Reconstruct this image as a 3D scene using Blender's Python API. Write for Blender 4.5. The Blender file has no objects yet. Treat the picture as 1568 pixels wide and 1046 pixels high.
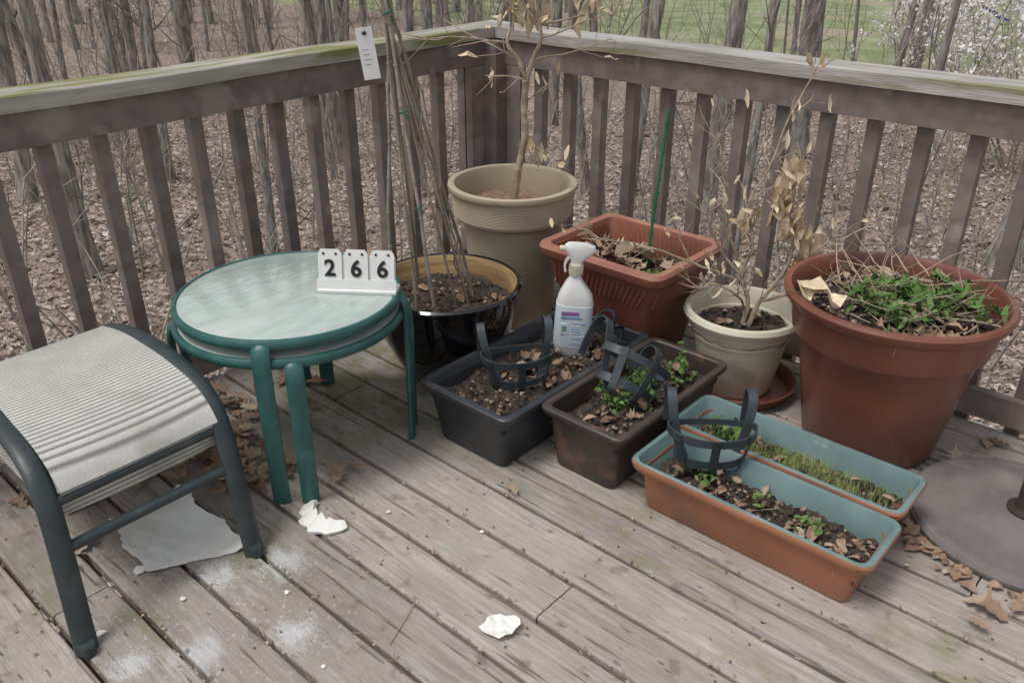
import bpy, math, random
from mathutils import Vector, Matrix, Euler, noise
rnd=random.Random(11)
R2=Vector((.7466,.6652,0)); F2=Vector((-.6652,.7466,0))
def C(a,b,z=0.0): return R2*a+F2*b+Vector((0,0,z))
U=rnd.uniform
sc=bpy.context.scene
# ---------------------------------------------------------------- materials
def rgb(*c): return (c[0],c[1],c[2],1)
def mat(name,c1,c2=None,scale=8,rough=.6,bump=.15,bscale=80,stretch=(1,1,1),island=0.0,coat=0,c3=None,c3scale=3,c3t=.55,dist=.004,lo=.35,hi=.65,spec=.5,bstretch=None,det=3):
    m=bpy.data.materials.new(name); m.use_nodes=True
    nt=m.node_tree; N=nt.nodes; L=nt.links
    b=N['Principled BSDF']; b.inputs['Roughness'].default_value=rough
    b.inputs['Coat Weight'].default_value=coat; b.inputs['Specular IOR Level'].default_value=spec
    tc=N.new('ShaderNodeTexCoord'); mp=N.new('ShaderNodeMapping'); mp.inputs['Scale'].default_value=stretch
    L.new(tc.outputs['Object'],mp.inputs['Vector'])
    mp2=mp
    if bstretch: mp2=N.new('ShaderNodeMapping'); mp2.inputs['Scale'].default_value=bstretch; L.new(tc.outputs['Object'],mp2.inputs['Vector'])
    def nz(s,d=det,q=None):
        n=N.new('ShaderNodeTexNoise'); n.inputs['Scale'].default_value=s; n.inputs['Detail'].default_value=d
        L.new((q or mp).outputs[0],n.inputs['Vector']); return n
    def mix(f,a,c):
        x=N.new('ShaderNodeMix'); x.data_type='RGBA'
        L.new(f,x.inputs[0])
        for i,q in ((6,a),(7,c)):
            if isinstance(q,tuple): x.inputs[i].default_value=rgb(*q)
            else: L.new(q,x.inputs[i])
        return x.outputs[2]
    def mr(f,a,c):
        x=N.new('ShaderNodeMapRange'); x.inputs[1].default_value=a; x.inputs[2].default_value=c; x.interpolation_type='SMOOTHSTEP'
        L.new(f,x.inputs[0]); return x.outputs[0]
    if c2 is None: c2=tuple(x*.75 for x in c1)
    col=mix(mr(nz(scale).outputs[0],lo,hi),c1,c2)
    if c3: col=mix(mr(nz(c3scale,det+1).outputs[0],c3t,c3t+.12),col,c3)
    if island:
        g=N.new('ShaderNodeNewGeometry'); h=N.new('ShaderNodeHueSaturation')
        r=N.new('ShaderNodeMapRange'); r.inputs[3].default_value=1-island; r.inputs[4].default_value=1+island
        L.new(g.outputs['Random Per Island'],r.inputs[0]); L.new(r.outputs[0],h.inputs['Value']); L.new(col,h.inputs['Color']); col=h.outputs[0]
    L.new(col,b.inputs['Base Color'])
    if bump:
        bp=N.new('ShaderNodeBump'); bp.inputs['Strength'].default_value=bump; bp.inputs['Distance'].default_value=dist
        L.new(nz(bscale,3,mp2).outputs[0],bp.inputs['Height']); L.new(bp.outputs[0],b.inputs['Normal'])
    return m
def ramp_island(name,cols,rough=.7,var=True):
    m=bpy.data.materials.new(name); m.use_nodes=True; N=m.node_tree.nodes; L=m.node_tree.links
    b=N['Principled BSDF']; b.inputs['Roughness'].default_value=rough; b.inputs['Specular IOR Level'].default_value=.2
    g=N.new('ShaderNodeNewGeometry'); r=N.new('ShaderNodeValToRGB')
    e=r.color_ramp.elements; e[0].color=rgb(*cols[0]); e[1].color=rgb(*cols[-1])
    for i,c in enumerate(cols[1:-1]):
        x=e.new((i+1)/(len(cols)-1)); x.color=rgb(*c)
    L.new(g.outputs['Random Per Island'],r.inputs[0])
    out=r.outputs[0]
    if var:
        tc=N.new('ShaderNodeTexCoord'); n=N.new('ShaderNodeTexNoise'); n.inputs['Scale'].default_value=40
        L.new(tc.outputs['Object'],n.inputs[0]); h=N.new('ShaderNodeHueSaturation'); mr=N.new('ShaderNodeMapRange'); mr.inputs[3].default_value=.6; mr.inputs[4].default_value=1.4
        L.new(n.outputs[0],mr.inputs[0]); L.new(mr.outputs[0],h.inputs['Value']); L.new(out,h.inputs['Color']); out=h.outputs[0]
    L.new(out,b.inputs['Base Color'])
    return m
# ---------------------------------------------------------------- mesh builder
def cat(P,k=4):
    out=[]
    P=[Vector(p) for p in P]
    for i in range(len(P)-1):
        p0=P[max(i-1,0)];p1=P[i];p2=P[i+1];p3=P[min(i+2,len(P)-1)]
        for j in range(k):
            t=j/k; out.append(.5*((2*p1)+(p2-p0)*t+(2*p0-5*p1+4*p2-p3)*t*t+(3*p1-p0-3*p2+p3)*t**3))
    out.append(P[-1]); return out
class MB:
    def __init__(s): s.v=[];s.f=[];s.m=[]
    def add(s,vs,fs,mi=0):
        o=len(s.v); s.v.extend([tuple(x) for x in vs]); s.f.extend([tuple(i+o for i in f) for f in fs]); s.m.extend([mi]*len(fs))
    def box(s,x0,x1,y0,y1,z0,z1,mi=0,M=None,ch=0):
        if ch:
            vs=[]
            for (z,i) in ((z0,0),(z1-ch,0),(z1,ch)):
                vs+= [Vector((x0+i,y0+i,z)),Vector((x1-i,y0+i,z)),Vector((x1-i,y1-i,z)),Vector((x0+i,y1-i,z))]
            fs=[(3,2,1,0),(8,9,10,11)]
            for k in (0,4):
                for j in range(4): a=k+j; b=k+(j+1)%4; fs.append((a,b,b+4,a+4))
        else:
            vs=[Vector(p) for p in ((x0,y0,z0),(x1,y0,z0),(x1,y1,z0),(x0,y1,z0),(x0,y0,z1),(x1,y0,z1),(x1,y1,z1),(x0,y1,z1))]
            fs=[(3,2,1,0),(4,5,6,7),(0,1,5,4),(1,2,6,5),(2,3,7,6),(3,0,4,7)]
        if M: vs=[M@v for v in vs]
        s.add(vs,fs,mi)
    def tube(s,pts,rad,mi=0,n=6,up=None,sect=None,closed=False,cap=True):
        pts=[Vector(p) for p in pts]; k=len(pts)
        if not hasattr(rad,'__len__'): rad=[rad]*k
        if sect is None: sect=[(math.cos(2*math.pi*i/n),math.sin(2*math.pi*i/n)) for i in range(n)]
        n=len(sect); vs=[]; prev=None
        for i,p in enumerate(pts):
            if closed: t=pts[(i+1)%k]-pts[i-1]
            else: t=pts[min(i+1,k-1)]-pts[max(i-1,0)]
            if t.length<1e-9: t=Vector((0,0,1))
            t.normalize()
            if up is not None: u=up[i] if isinstance(up,list) else Vector(up)
            elif prev is None: u=Vector((0,0,1)) if abs(t.z)<.9 else Vector((1,0,0))
            else: u=prev
            a=t.cross(u)
            if a.length<1e-6: a=t.orthogonal()
            a.normalize(); b=a.cross(t); b.normalize(); prev=b
            for (x,y) in sect: vs.append(p+a*x*rad[i]+b*y*rad[i])
        fs=[]
        for i in range(k if closed else k-1):
            for j in range(n):
                a=i*n+j; b=i*n+(j+1)%n; c=((i+1)%k)*n+(j+1)%n; d=((i+1)%k)*n+j
                fs.append((a,d,c,b))
        if cap and not closed:
            fs.append(tuple(range(n))); fs.append(tuple(reversed(range((k-1)*n,k*n))))
        s.add(vs,fs,mi)
    def lathe(s,prof,c,mi=0,n=56):
        vs=[];fs=[]
        for (r,z) in prof:
            for j in range(n):
                a=2*math.pi*j/n; vs.append((c[0]+r*math.cos(a),c[1]+r*math.sin(a),c[2]+z))
        for i in range(len(prof)-1):
            for j in range(n):
                j2=(j+1)%n; fs.append((i*n+j,i*n+j2,(i+1)*n+j2,(i+1)*n+j))
        s.add(vs,fs,mi)
    def rloft(s,rings,c,mi=0,rot=0,seg=5,cap=True):
        vs=[];fs=[];n=4*seg
        for (hx,hy,r,z) in rings:
            for q,(sx,sy) in enumerate(((1,1),(-1,1),(-1,-1),(1,-1))):
                for j in range(seg):
                    a=math.pi/2*(q+j/(seg-1)); x=sx*(hx-r)+r*math.cos(a); y=sy*(hy-r)+r*math.sin(a)
                    vs.append((c[0]+x*math.cos(rot)-y*math.sin(rot),c[1]+x*math.sin(rot)+y*math.cos(rot),c[2]+z))
        for i in range(len(rings)-1):
            for j in range(n):
                j2=(j+1)%n; fs.append((i*n+j,i*n+j2,(i+1)*n+j2,(i+1)*n+j))
        if cap: fs.append(tuple(reversed(range(n))))
        s.add(vs,fs,mi)
    def leaf(s,p,size,mi=0,kind='oak',rot=None,curl=None,wide=1.0):
        if kind=='oak': us=[0,.12,.22,.33,.42,.52,.62,.74,.82,.92,1]; ws=[.015,.03,.1,.24,.1,.33,.13,.3,.12,.16,.02]
        elif kind=='long': us=[0,.2,.5,.8,1]; ws=[.01,.09,.14,.08,.005]
        else: us=[0,.25,.6,.85,1]; ws=[.01,.24,.3,.16,.01]
        if rot is None: rot=Euler((U(-.6,.6),U(-.6,.6),U(0,6.28)))
        M=rot.to_matrix(); cu=U(.3,2.2) if curl is None else curl; be=U(-1,1)*.8
        vs=[]
        for u,w in zip(us,ws):
            w*=wide; w2=w*U(.7,1.2); w=w*U(.8,1.1); x=u-.5
            z=be*x*x*.8+.05*math.sin(u*9+be*5)*cu
            vs+= [Vector((x,-w,z+cu*w*w*2)),Vector((x,0,z)),Vector((x,w2,z+cu*w2*w2*2))]
        vs=[M@(v*size)+Vector(p) for v in vs]
        fs=[]
        for i in range(len(us)-1):
            a=i*3; fs+= [(a,a+3,a+4,a+1),(a+1,a+4,a+5,a+2)]
        s.add(vs,fs,mi)
    def obj(s,name,mats,smooth=True,parent=None,angle=38):
        me=bpy.data.meshes.new(name); me.from_pydata(s.v,[],s.f); me.update()
        for m in mats: me.materials.append(m)
        me.polygons.foreach_set('material_index',s.m)
        if smooth:
            me.polygons.foreach_set('use_smooth',[True]*len(me.polygons)); me.set_sharp_from_angle(angle=math.radians(angle))
        o=bpy.data.objects.new(name,me); sc.collection.objects.link(o)
        if parent: o.parent=parent
        return o
def empty(name,loc=(0,0,0)):
    o=bpy.data.objects.new(name,None); o.location=loc; sc.collection.objects.link(o); return o
def soil_disc(mb,c,R,z,amp,mi,n=48,k=12,mound=0):
    vs=[Vector((c[0],c[1],z+mound))];fs=[]
    for i in range(1,k+1):
        for j in range(n):
            a=2*math.pi*j/n; r=R*i/k; x=c[0]+r*math.cos(a); y=c[1]+r*math.sin(a)
            vs.append(Vector((x,y,z+mound*(1-(i/k)**2)+amp*noise.noise(Vector((x*22,y*22,1)))+amp*.8*noise.noise(Vector((x*60,y*60,5))))))
    for j in range(n): fs.append((0,1+j,1+(j+1)%n))
    for i in range(k-1):
        for j in range(n): a=1+i*n+j; b=1+i*n+(j+1)%n; fs.append((a,a+n,b+n,b))
    mb.add(vs,fs,mi)
def soil_rect(mb,x0,x1,y0,y1,z,amp,mi,nx=30,ny=14):
    vs=[];fs=[]
    for i in range(nx+1):
        for j in range(ny+1):
            x=x0+(x1-x0)*i/nx; y=y0+(y1-y0)*j/ny
            vs.append((x,y,z+amp*noise.noise(Vector((x*20,y*20,1)))+amp*.8*noise.noise(Vector((x*60,y*60,5)))))
    for i in range(nx):
        for j in range(ny): a=i*(ny+1)+j; fs.append((a,a+ny+1,a+ny+2,a+1))
    mb.add(vs,fs,mi)
def crumbs(mb,fn,n,mi,s=(.004,.012)):
    for i in range(n):
        x,y,z=fn(); r=U(*s); a=U(0,6)
        vs=[Vector((x,y,z+r*.8))]+[Vector((x+r*math.cos(a+q*1.57)*U(.7,1.2),y+r*math.sin(a+q*1.57)*U(.7,1.2),z+U(-.3,.3)*r)) for q in range(4)]
        mb.add(vs,[(0,1,2),(0,2,3),(0,3,4),(0,4,1)],mi)
def grow(mb,p,d,L,r,depth,seg=5,wob=.18,sides=5,kids=3,mi=0,tip=.35,ang=(.5,1.1),up=.05,first=1,ratio=(.4,.65),leafcb=None):
    p=Vector(p); d=Vector(d).normalized(); pts=[p.copy()]; dirs=[d.copy()]
    for i in range(seg):
        d=(d+Vector((U(-wob,wob),U(-wob,wob),U(-wob,wob)+up))).normalized(); p=p+d*(L/seg)*U(.85,1.15); pts.append(p.copy()); dirs.append(d.copy())
    mb.tube(pts,[r*(1-(1-tip)*i/seg) for i in range(seg+1)],mi,n=sides,cap=False)
    if leafcb and depth==0: leafcb(pts[-1])
    if depth>0:
        for k in range(kids):
            i=rnd.randint(first,seg)
            q=pts[i]; dd=dirs[i]; ax=dd.orthogonal().normalized(); ax.rotate(Matrix.Rotation(U(0,6.28),3,dd))
            nd=dd.copy(); nd.rotate(Matrix.Rotation(U(*ang),3,ax))
            rr=r*(1-(1-tip)*i/seg)
            grow(mb,q,nd,L*U(*ratio),rr*U(.45,.7),depth-1,max(3,seg-1),wob,max(3,sides-1),kids,mi,tip,ang,up,1,ratio,leafcb)
# ---------------------------------------------------------------- material instances
M_paint=mat('rail_brown_paint',(.225,.178,.160),(.165,.13,.117),scale=14,rough=.7,bump=.25,bscale=60,island=.16,c3=(.29,.25,.225),c3scale=7,c3t=.56)
M_cap=mat('weathered_cap_wood',(.43,.41,.355),(.27,.26,.205),scale=5,rough=.85,bump=.6,bscale=30,c3=(.20,.205,.08),c3scale=3.5,c3t=.47,lo=.3,hi=.7,stretch=(5,.7,5),bstretch=(8,.5,8),det=5)
M_cap2=mat('weathered_cap_wood_grey',(.46,.44,.41),(.29,.27,.24),scale=5,rough=.85,bump=.6,bscale=30,c3=(.24,.24,.15),c3scale=3,c3t=.56,lo=.3,hi=.7,stretch=(.7,5,5),bstretch=(.5,8,8),det=5)
M_under=mat('deck_framing',(.12,.10,.085),rough=.9,bump=0)
M_soil=mat('potting_soil',(.085,.062,.048),(.024,.017,.013),scale=45,rough=.95,bump=1,bscale=120,dist=.01,c3=(.19,.15,.12),c3scale=90,c3t=.6)
M_dry=ramp_island('dry_leaf',[(.14,.08,.055),(.36,.25,.17),(.26,.16,.11),(.46,.36,.27),(.19,.115,.08)])
M_tan=ramp_island('tan_dried_leaf',[(.60,.45,.28),(.74,.62,.46),(.50,.37,.23)])
M_green=ramp_island('green_leaf',[(.06,.13,.03),(.11,.20,.05),(.16,.24,.09),(.08,.15,.045)])
M_grass=ramp_island('grass_blade',[(.16,.24,.06),(.28,.36,.12),(.42,.40,.20)])
M_twig=mat('pale_twig',(.46,.37,.27),(.30,.23,.16),scale=30,rough=.7,bump=0)
M_twig2=mat('brown_twig',(.28,.20,.15),(.17,.12,.09),scale=30,rough=.8,bump=0)
M_bamboo=mat('bamboo_cane',(.34,.28,.21),(.19,.15,.11),scale=12,rough=.6,stretch=(1,1,.3),island=.35)
M_bamg=mat('grey_cane',(.38,.35,.31),(.23,.21,.18),scale=12,rough=.6)
M_teal=mat('teal_powdercoat',(.034,.122,.110),(.025,.096,.087),scale=20,rough=.38,bump=.1,bscale=250,c3=(.07,.16,.14),c3scale=7,c3t=.6)
M_frame=mat('slate_powdercoat',(.040,.052,.055),(.030,.040,.043),scale=20,rough=.42,bump=.15,bscale=200,c3=(.07,.08,.08),c3scale=9,c3t=.62)
M_white=mat('white_plastic',(.78,.78,.76),(.72,.72,.70),scale=10,rough=.4,bump=.03)
M_black=mat('black_print',(.012,.012,.013),rough=.5,bump=0)
M_glaze=mat('black_glaze',(.006,.006,.008),(.012,.011,.012),scale=10,rough=.1,bump=.08,bscale=20,coat=.6)
M_gold=mat('ochre_glaze',(.44,.30,.13),(.25,.16,.07),scale=3,rough=.5,stretch=(1,1,9),bump=.3,bscale=20,c3=(.16,.11,.07),c3scale=5,c3t=.56)
M_beige=mat('tan_planter_plastic',(.46,.385,.275),(.40,.335,.238),scale=3,rough=.6,bump=.12,bscale=160,c3=(.32,.27,.20),c3scale=5,c3t=.6)
M_beige2=mat('cream_pot_plastic',(.66,.61,.49),(.57,.52,.41),scale=4,rough=.5,bump=.06,bscale=150,c3=(.42,.38,.30),c3scale=6,c3t=.6)
M_terra=mat('terracotta_plastic',(.26,.094,.06),(.20,.07,.045),scale=4,rough=.42,bump=.06,bscale=120,c3=(.15,.065,.048),c3scale=3,c3t=.55)
M_terra2=mat('terracotta_rim_highlight',(.42,.20,.14),(.33,.145,.10),scale=6,rough=.5,bump=.08,bscale=120)  # rim highlights put into a lighter terracotta colour
M_terra3=mat('brown_terracotta_pot',(.25,.092,.058),(.165,.06,.04),scale=2.5,rough=.34,bump=.06,bscale=120,c3=(.11,.045,.034),c3scale=2,c3t=.50,det=5)
M_orange=mat('orange_trough_plastic',(.40,.17,.09),(.32,.125,.065),scale=5,rough=.42,bump=.05,bscale=120,c3=(.25,.12,.08),c3scale=5,c3t=.56,det=5)
M_tealin=mat('sea_green_liner',(.185,.275,.27),(.135,.21,.205),scale=7,rough=.5,bump=.05,bscale=120,c3=(.27,.32,.305),c3scale=16,c3t=.6,det=5)
M_boxblk=mat('charcoal_plastic',(.030,.034,.040),(.045,.050,.057),scale=8,rough=.40,bump=.1,bscale=150,c3=(.09,.085,.08),c3scale=5,c3t=.58,det=5)
M_boxbrn=mat('weathered_brown_plastic',(.046,.039,.037),(.068,.050,.042),scale=5,rough=.46,bump=.1,bscale=150,c3=(.15,.085,.058),c3scale=8,c3t=.56,det=5)
M_strap=mat('slate_strap_plastic',(.050,.062,.072),(.036,.046,.054),scale=20,rough=.4,bump=.05)
M_stone=mat('umbrella_base_resin',(.19,.168,.158),(.15,.132,.124),scale=12,rough=.75,bump=.3,bscale=200,c3=(.25,.23,.215),c3scale=4,c3t=.58)
M_bronze=mat('bronze_pole',(.045,.033,.028),rough=.45,bump=0)
M_screw=mat('rusty_screw',(.09,.07,.058),rough=.7,bump=0)
M_shard=mat('broken_white_ceramic',(.82,.81,.77),(.76,.75,.70),scale=5,rough=.7,bump=.3,bscale=50,c3=(.62,.60,.54),c3scale=4,c3t=.6)
M_greenst=mat('green_plant_stake',(.015,.14,.07),rough=.5,bump=0)
M_bark=mat('bark',(.31,.28,.255),(.13,.115,.103),scale=14,rough=.95,bump=.8,bscale=25,stretch=(1,1,.22),dist=.03,c3=(.34,.34,.29),c3scale=3,c3t=.55,island=.15)
M_bark2=mat('sapling_bark',(.35,.31,.275),(.20,.17,.15),scale=10,rough=.9,bump=0,island=.35)
M_label=mat('bottle_label',(.68,.75,.78),(.58,.68,.75),scale=8,rough=.4,bump=0)
M_pink=mat('label_violet',(.30,.16,.38),rough=.4,bump=0)
M_blue=mat('label_blue',(.16,.27,.52),rough=.4,bump=0)
M_grn2=mat('label_green',(.18,.40,.28),rough=.4,bump=0)
M_bloom=mat('white_blossom',(.80,.78,.76),(.72,.68,.67),scale=10,rough=.6,bump=0)

def fabric():
    m=mat('striped_sling_fabric',(.62,.61,.565),(.54,.53,.49),scale=9,rough=.85,bump=0,c3=(.45,.44,.40),c3scale=5,c3t=.57,det=5)
    N=m.node_tree.nodes;L=m.node_tree.links;b=N['Principled BSDF']; old=b.inputs['Base Color'].links[0].from_socket
    tc=N.new('ShaderNodeTexCoord'); mp=N.new('ShaderNodeMapping'); mp.inputs['Rotation'].default_value=(0,math.radians(35),0)
    L.new(tc.outputs['Object'],mp.inputs[0])
    w=N.new('ShaderNodeTexWave'); w.inputs['Scale'].default_value=34; w.inputs['Distortion'].default_value=.5; w.inputs['Detail'].default_value=3; w.inputs['Detail Scale'].default_value=9
    L.new(mp.outputs[0],w.inputs[0])
    mr=N.new('ShaderNodeMapRange'); mr.inputs[1].default_value=.0; mr.inputs[2].default_value=.6; L.new(w.outputs['Fac'],mr.inputs[0])
    n=N.new('ShaderNodeTexNoise'); n.inputs['Scale'].default_value=160; L.new(tc.outputs['Object'],n.inputs[0])
    x=N.new('ShaderNodeMix'); x.data_type='RGBA'; L.new(mr.outputs[0],x.inputs[0]); x.inputs[6].default_value=rgb(.22,.215,.195); L.new(old,x.inputs[7])
    h=N.new('ShaderNodeHueSaturation'); m2=N.new('ShaderNodeMapRange'); m2.inputs[1].default_value=.35; m2.inputs[2].default_value=.65; m2.inputs[3].default_value=.93; m2.inputs[4].default_value=1.04
    L.new(n.outputs[0],m2.inputs[0]); L.new(m2.outputs[0],h.inputs['Value']); L.new(x.outputs[2],h.inputs['Color'])
    L.new(h.outputs[0],b.inputs['Base Color'])
    bp=N.new('ShaderNodeBump'); bp.inputs['Strength'].default_value=.45; bp.inputs['Distance'].default_value=.003; L.new(w.outputs['Fac'],bp.inputs['Height']); L.new(bp.outputs[0],b.inputs['Normal'])
    return m
M_fab=fabric()
M_glass=mat('textured_table_glass',(.47,.535,.49),(.40,.47,.43),scale=30,rough=.10,bump=.7,bscale=60,dist=.005,coat=.6,c3=(.52,.56,.52),c3scale=5,c3t=.52,stretch=(1,.35,1),det=5)
def deckmat():
    m=bpy.data.materials.new('weathered_deck_boards'); m.use_nodes=True; N=m.node_tree.nodes;L=m.node_tree.links;b=N['Principled BSDF']
    b.inputs['Roughness'].default_value=.8; b.inputs['Specular IOR Level'].default_value=.25
    tc=N.new('ShaderNodeTexCoord'); g=N.new('ShaderNodeNewGeometry')
    off=N.new('ShaderNodeCombineXYZ'); mm=N.new('ShaderNodeMath'); mm.operation='MULTIPLY'; mm.inputs[1].default_value=40
    L.new(g.outputs['Random Per Island'],mm.inputs[0]); L.new(mm.outputs[0],off.inputs[0]); L.new(mm.outputs[0],off.inputs[2])
    ad=N.new('ShaderNodeVectorMath'); L.new(tc.outputs['Object'],ad.inputs[0]); L.new(off.outputs[0],ad.inputs[1])
    def nz(vec,sx,sy,s,d=4):
        mp=N.new('ShaderNodeMapping'); mp.inputs['Scale'].default_value=(sx,sy,sy); L.new(vec,mp.inputs[0])
        n=N.new('ShaderNodeTexNoise'); n.inputs['Scale'].default_value=s; n.inputs['Detail'].default_value=d; L.new(mp.outputs[0],n.inputs['Vector']); return n.outputs[0]
    def mr(f,a,c,lo=0,hi=1):
        x=N.new('ShaderNodeMapRange'); x.interpolation_type='SMOOTHSTEP'
        for i,v in ((1,a),(2,c),(3,lo),(4,hi)): x.inputs[i].default_value=v
        L.new(f,x.inputs[0]); return x.outputs[0]
    def mix(f,a,c):
        x=N.new('ShaderNodeMix'); x.data_type='RGBA'; L.new(f,x.inputs[0])
        for i,q in ((6,a),(7,c)):
            if isinstance(q,tuple): x.inputs[i].default_value=rgb(*q)
            else: L.new(q,x.inputs[i])
        return x.outputs[2]
    def math2(op,a,c):
        x=N.new('ShaderNodeMath'); x.operation=op
        for i,q in ((0,a),(1,c)):
            if isinstance(q,(int,float)): x.inputs[i].default_value=q
            else: L.new(q,x.inputs[i])
        return x.outputs[0]
    def near(x,y,r):
        d=N.new('ShaderNodeVectorMath'); d.operation='DISTANCE'; L.new(O,d.inputs[0]); d.inputs[1].default_value=(x,y,0)
        return mr(d.outputs['Value'],r,0.0)
    V=ad.outputs[0]; O=tc.outputs['Object']
    grain=nz(V,1.6,26,3,6); fine=nz(V,6,110,3,3); n9=nz(O,1,1.4,9,5)
    col=mix(mr(grain,.32,.68),(.305,.262,.236),(.435,.388,.352))
    col=mix(mr(nz(V,1,3,3,6),.45,.65),col,(.36,.318,.280))                # warmer worn patches
    col=mix(mr(nz(V,2,8,5,6),.58,.70,0,.5),col,(.50,.46,.43))             # bleached flecks
    mos=math2('MAXIMUM',mr(nz(O,1,1.6,2.6,5),.49,.66,0,.9),math2('MULTIPLY',near(-2.1,1.6,.65),1.4))
    mos=math2('MULTIPLY',mos,mr(math2('ADD',math2('MULTIPLY',grain,.35),math2('MULTIPLY',n9,.65)),.42,.58))
    col=mix(math2('MINIMUM',math2('MULTIPLY',mos,.85),.88),col,(.215,.215,.115))
    col=mix(math2('MULTIPLY',mr(nz(O,1,1.2,1.7,5),.50,.70),.4),col,(.205,.178,.152))
    col=mix(mr(nz(O,1,1,14,6),.60,.70,0,.55),col,(.16,.135,.115))          # irregular grime
    col=mix(mr(fine,.60,.72,0,.5),col,(.15,.122,.105))
    col=mix(mr(nz(V,2.6,10,6,5),.66,.73,0,.8),col,(.11,.088,.07))
    col=mix(mr(nz(V,1.2,26,2.4,2),.66,.70,0,.7),col,(.10,.08,.065))
    spots=[(-1.555,.855,.14),(-1.64,.72,.13),(-1.33,.74,.12),(-1.44,.56,.13),(-1.52,.44,.11),(-1.38,.40,.10)]
    acc=None
    for (x,y,r) in spots:
        f=near(x,y,r); acc=f if acc is None else math2('MAXIMUM',acc,f)
    pw=mr(math2('ADD',math2('MULTIPLY',acc,.42),math2('ADD',math2('MULTIPLY',nz(O,1.5,3,12,4),.5),math2('MULTIPLY',nz(O,2,4,70,3),.5))),.66,.98,0,.72)
    pw=math2('MULTIPLY',pw,mr(acc,0,.4))
    dust=math2('MULTIPLY',near(-1.5,.62,.62),mr(nz(O,1,1,85,2),.62,.69,0,.6))
    col=mix(math2('MAXIMUM',pw,dust),col,(.66,.67,.68))
    h=N.new('ShaderNodeHueSaturation'); L.new(mr(g.outputs['Random Per Island'],0,1,.89,1.10),h.inputs['Value']); L.new(col,h.inputs['Color'])
    L.new(h.outputs[0],b.inputs['Base Color'])
    bp=N.new('ShaderNodeBump'); bp.inputs['Strength'].default_value=.55; bp.inputs['Distance'].default_value=.004
    L.new(math2('ADD',nz(V,1.6,26,3,2),fine),bp.inputs['Height']); L.new(bp.outputs[0],b.inputs['Normal'])
    return m
M_deck=deckmat()

# ---------------------------------------------------------------- deck
mb=MB(); pitch=.152
k=-16; joints={0:[-.945],-5:[-1.80],3:[.3],-3:[.9],5:[-.2],-8:[-1.0],-10:[.2],2:[-2.1]}
joists=[-.945+.41*i for i in range(-4,7)]
while True:
    y0=1.147+pitch*k; 
    if y0>2.74: break
    y1=min(y0+pitch-.011,2.75)
    xs=[-2.55]+sorted(joints.get(k,[]))+[1.8]
    for a,b in zip(xs[:-1],xs[1:]):
        dz=U(-.002,.002); ya=y0+U(-.001,.002); yb=y1-U(-.001,.002)
        n=int((b-a)/.06)+1; vs=[];fs=[]
        for i in range(n+1):
            x=a+.002+(b-a-.004)*i/n
            e0=.0028*noise.noise(Vector((x*8,y0*9,0))); e1=.0028*noise.noise(Vector((x*8,y0*9,7)))
            vs+=[(x,ya+e0,-.034),(x,ya+e0,dz-.006),(x,ya+e0+.002,dz-.002),(x,ya+e0+.006,dz),(x,yb+e1-.006,dz),(x,yb+e1-.002,dz-.002),(x,yb+e1,dz-.006),(x,yb+e1,-.034)]
        for i in range(n):
            for j in range(8):
                p=i*8+j; q=i*8+(j+1)%8; fs.append((p,p+8,q+8,q))
        fs.append(tuple(range(7,-1,-1))); fs.append(tuple(range(n*8,n*8+8)))
        fs=[tuple(reversed(f)) for f in fs]
        mb.add(vs,fs,0)
        for j in joists:
            if a<j<b:
                for yy in (y0+.03,y1-.03):
                    cx=j+U(-.008,.008); cy=yy+U(-.006,.006)
                    mb.add([(cx+.0033*math.cos(t*1.047),cy+.0033*math.sin(t*1.047),.0035) for t in range(6)],[(0,1,2,3,4,5)],1)
    k+=1
mb.box(-2.551,-2.51,-1.3,2.75,-.26,-.036,2); mb.box(-2.51,1.8,2.712,2.751,-.26,-.036,2)
for j in joists: mb.box(j-.02,j+.02,-1.3,2.71,-.25,-.037,2)
for (x,y) in ((-2.45,-1.2),(1.6,2.6),(1.6,-1.2)): mb.box(x-.07,x+.07,y-.07,y+.07,-3.2,-.26,2)
mb.obj('wooden_deck',[M_deck,M_screw,M_under],smooth=False)

def baluster(mb,x,y): 
    w=.021; M=Matrix.Translation((x+U(-.002,.002),y+U(-.002,.002),0))@Matrix.Rotation(U(-.02,.02),4,'Z')@Matrix.Rotation(U(-.004,.004),4,'X')
    mb.box(-w,w,-w,w,-.25,.985,0,M)
mb=MB()
def capseg(mb,a,b,along,mi):
    n=int((b-a)/.05)
    pts=[]
    for i in range(n+1):
        t=a+(b-a)*i/n; wz=.006*noise.noise(Vector((t*1.3,along*7,0))); wy=.006*noise.noise(Vector((t*1.1,along*7,4)))
        if along==0: pts.append(Vector((-2.57+wy,t,1.0275+wz)))
        else: pts.append(Vector((t,2.77+wy,1.0275+wz)))
    hw,ht,c=.07,.0225,.004
    mb.tube(pts,1,mi,up=(0,0,1),sect=[(-hw,-ht),(hw,-ht),(hw,ht-c),(hw-c,ht),(-hw+c,ht),(-hw,ht-c)])
capseg(mb,-1.3,.55,0,1); capseg(mb,.553,2.695,0,1)
mb.box(-2.555,-2.518,-1.3,2.66,.905,1.001,0); mb.box(-2.553,-2.518,-1.3,2.66,.035,.125,0)
for i in range(-14,12): baluster(mb,-2.58,.90+.154*i)
mb.obj('deck_railing',[M_paint,M_cap],smooth=False)
mb=MB()
capseg(mb,-2.64,1.8,1,1)
mb.box(-2.46,1.8,2.718,2.755,.905,1.001,0); mb.box(-2.46,1.8,2.718,2.753,.035,.125,0)
for i in range(-8,20): baluster(mb,-1.09+.153*i,2.78)
mb.obj('deck_railing',[M_paint,M_cap2],smooth=False)
mb=MB()
mb.box(-2.60,-2.455,2.655,2.80,-3.2,1.0,0,ch=.003)
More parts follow.
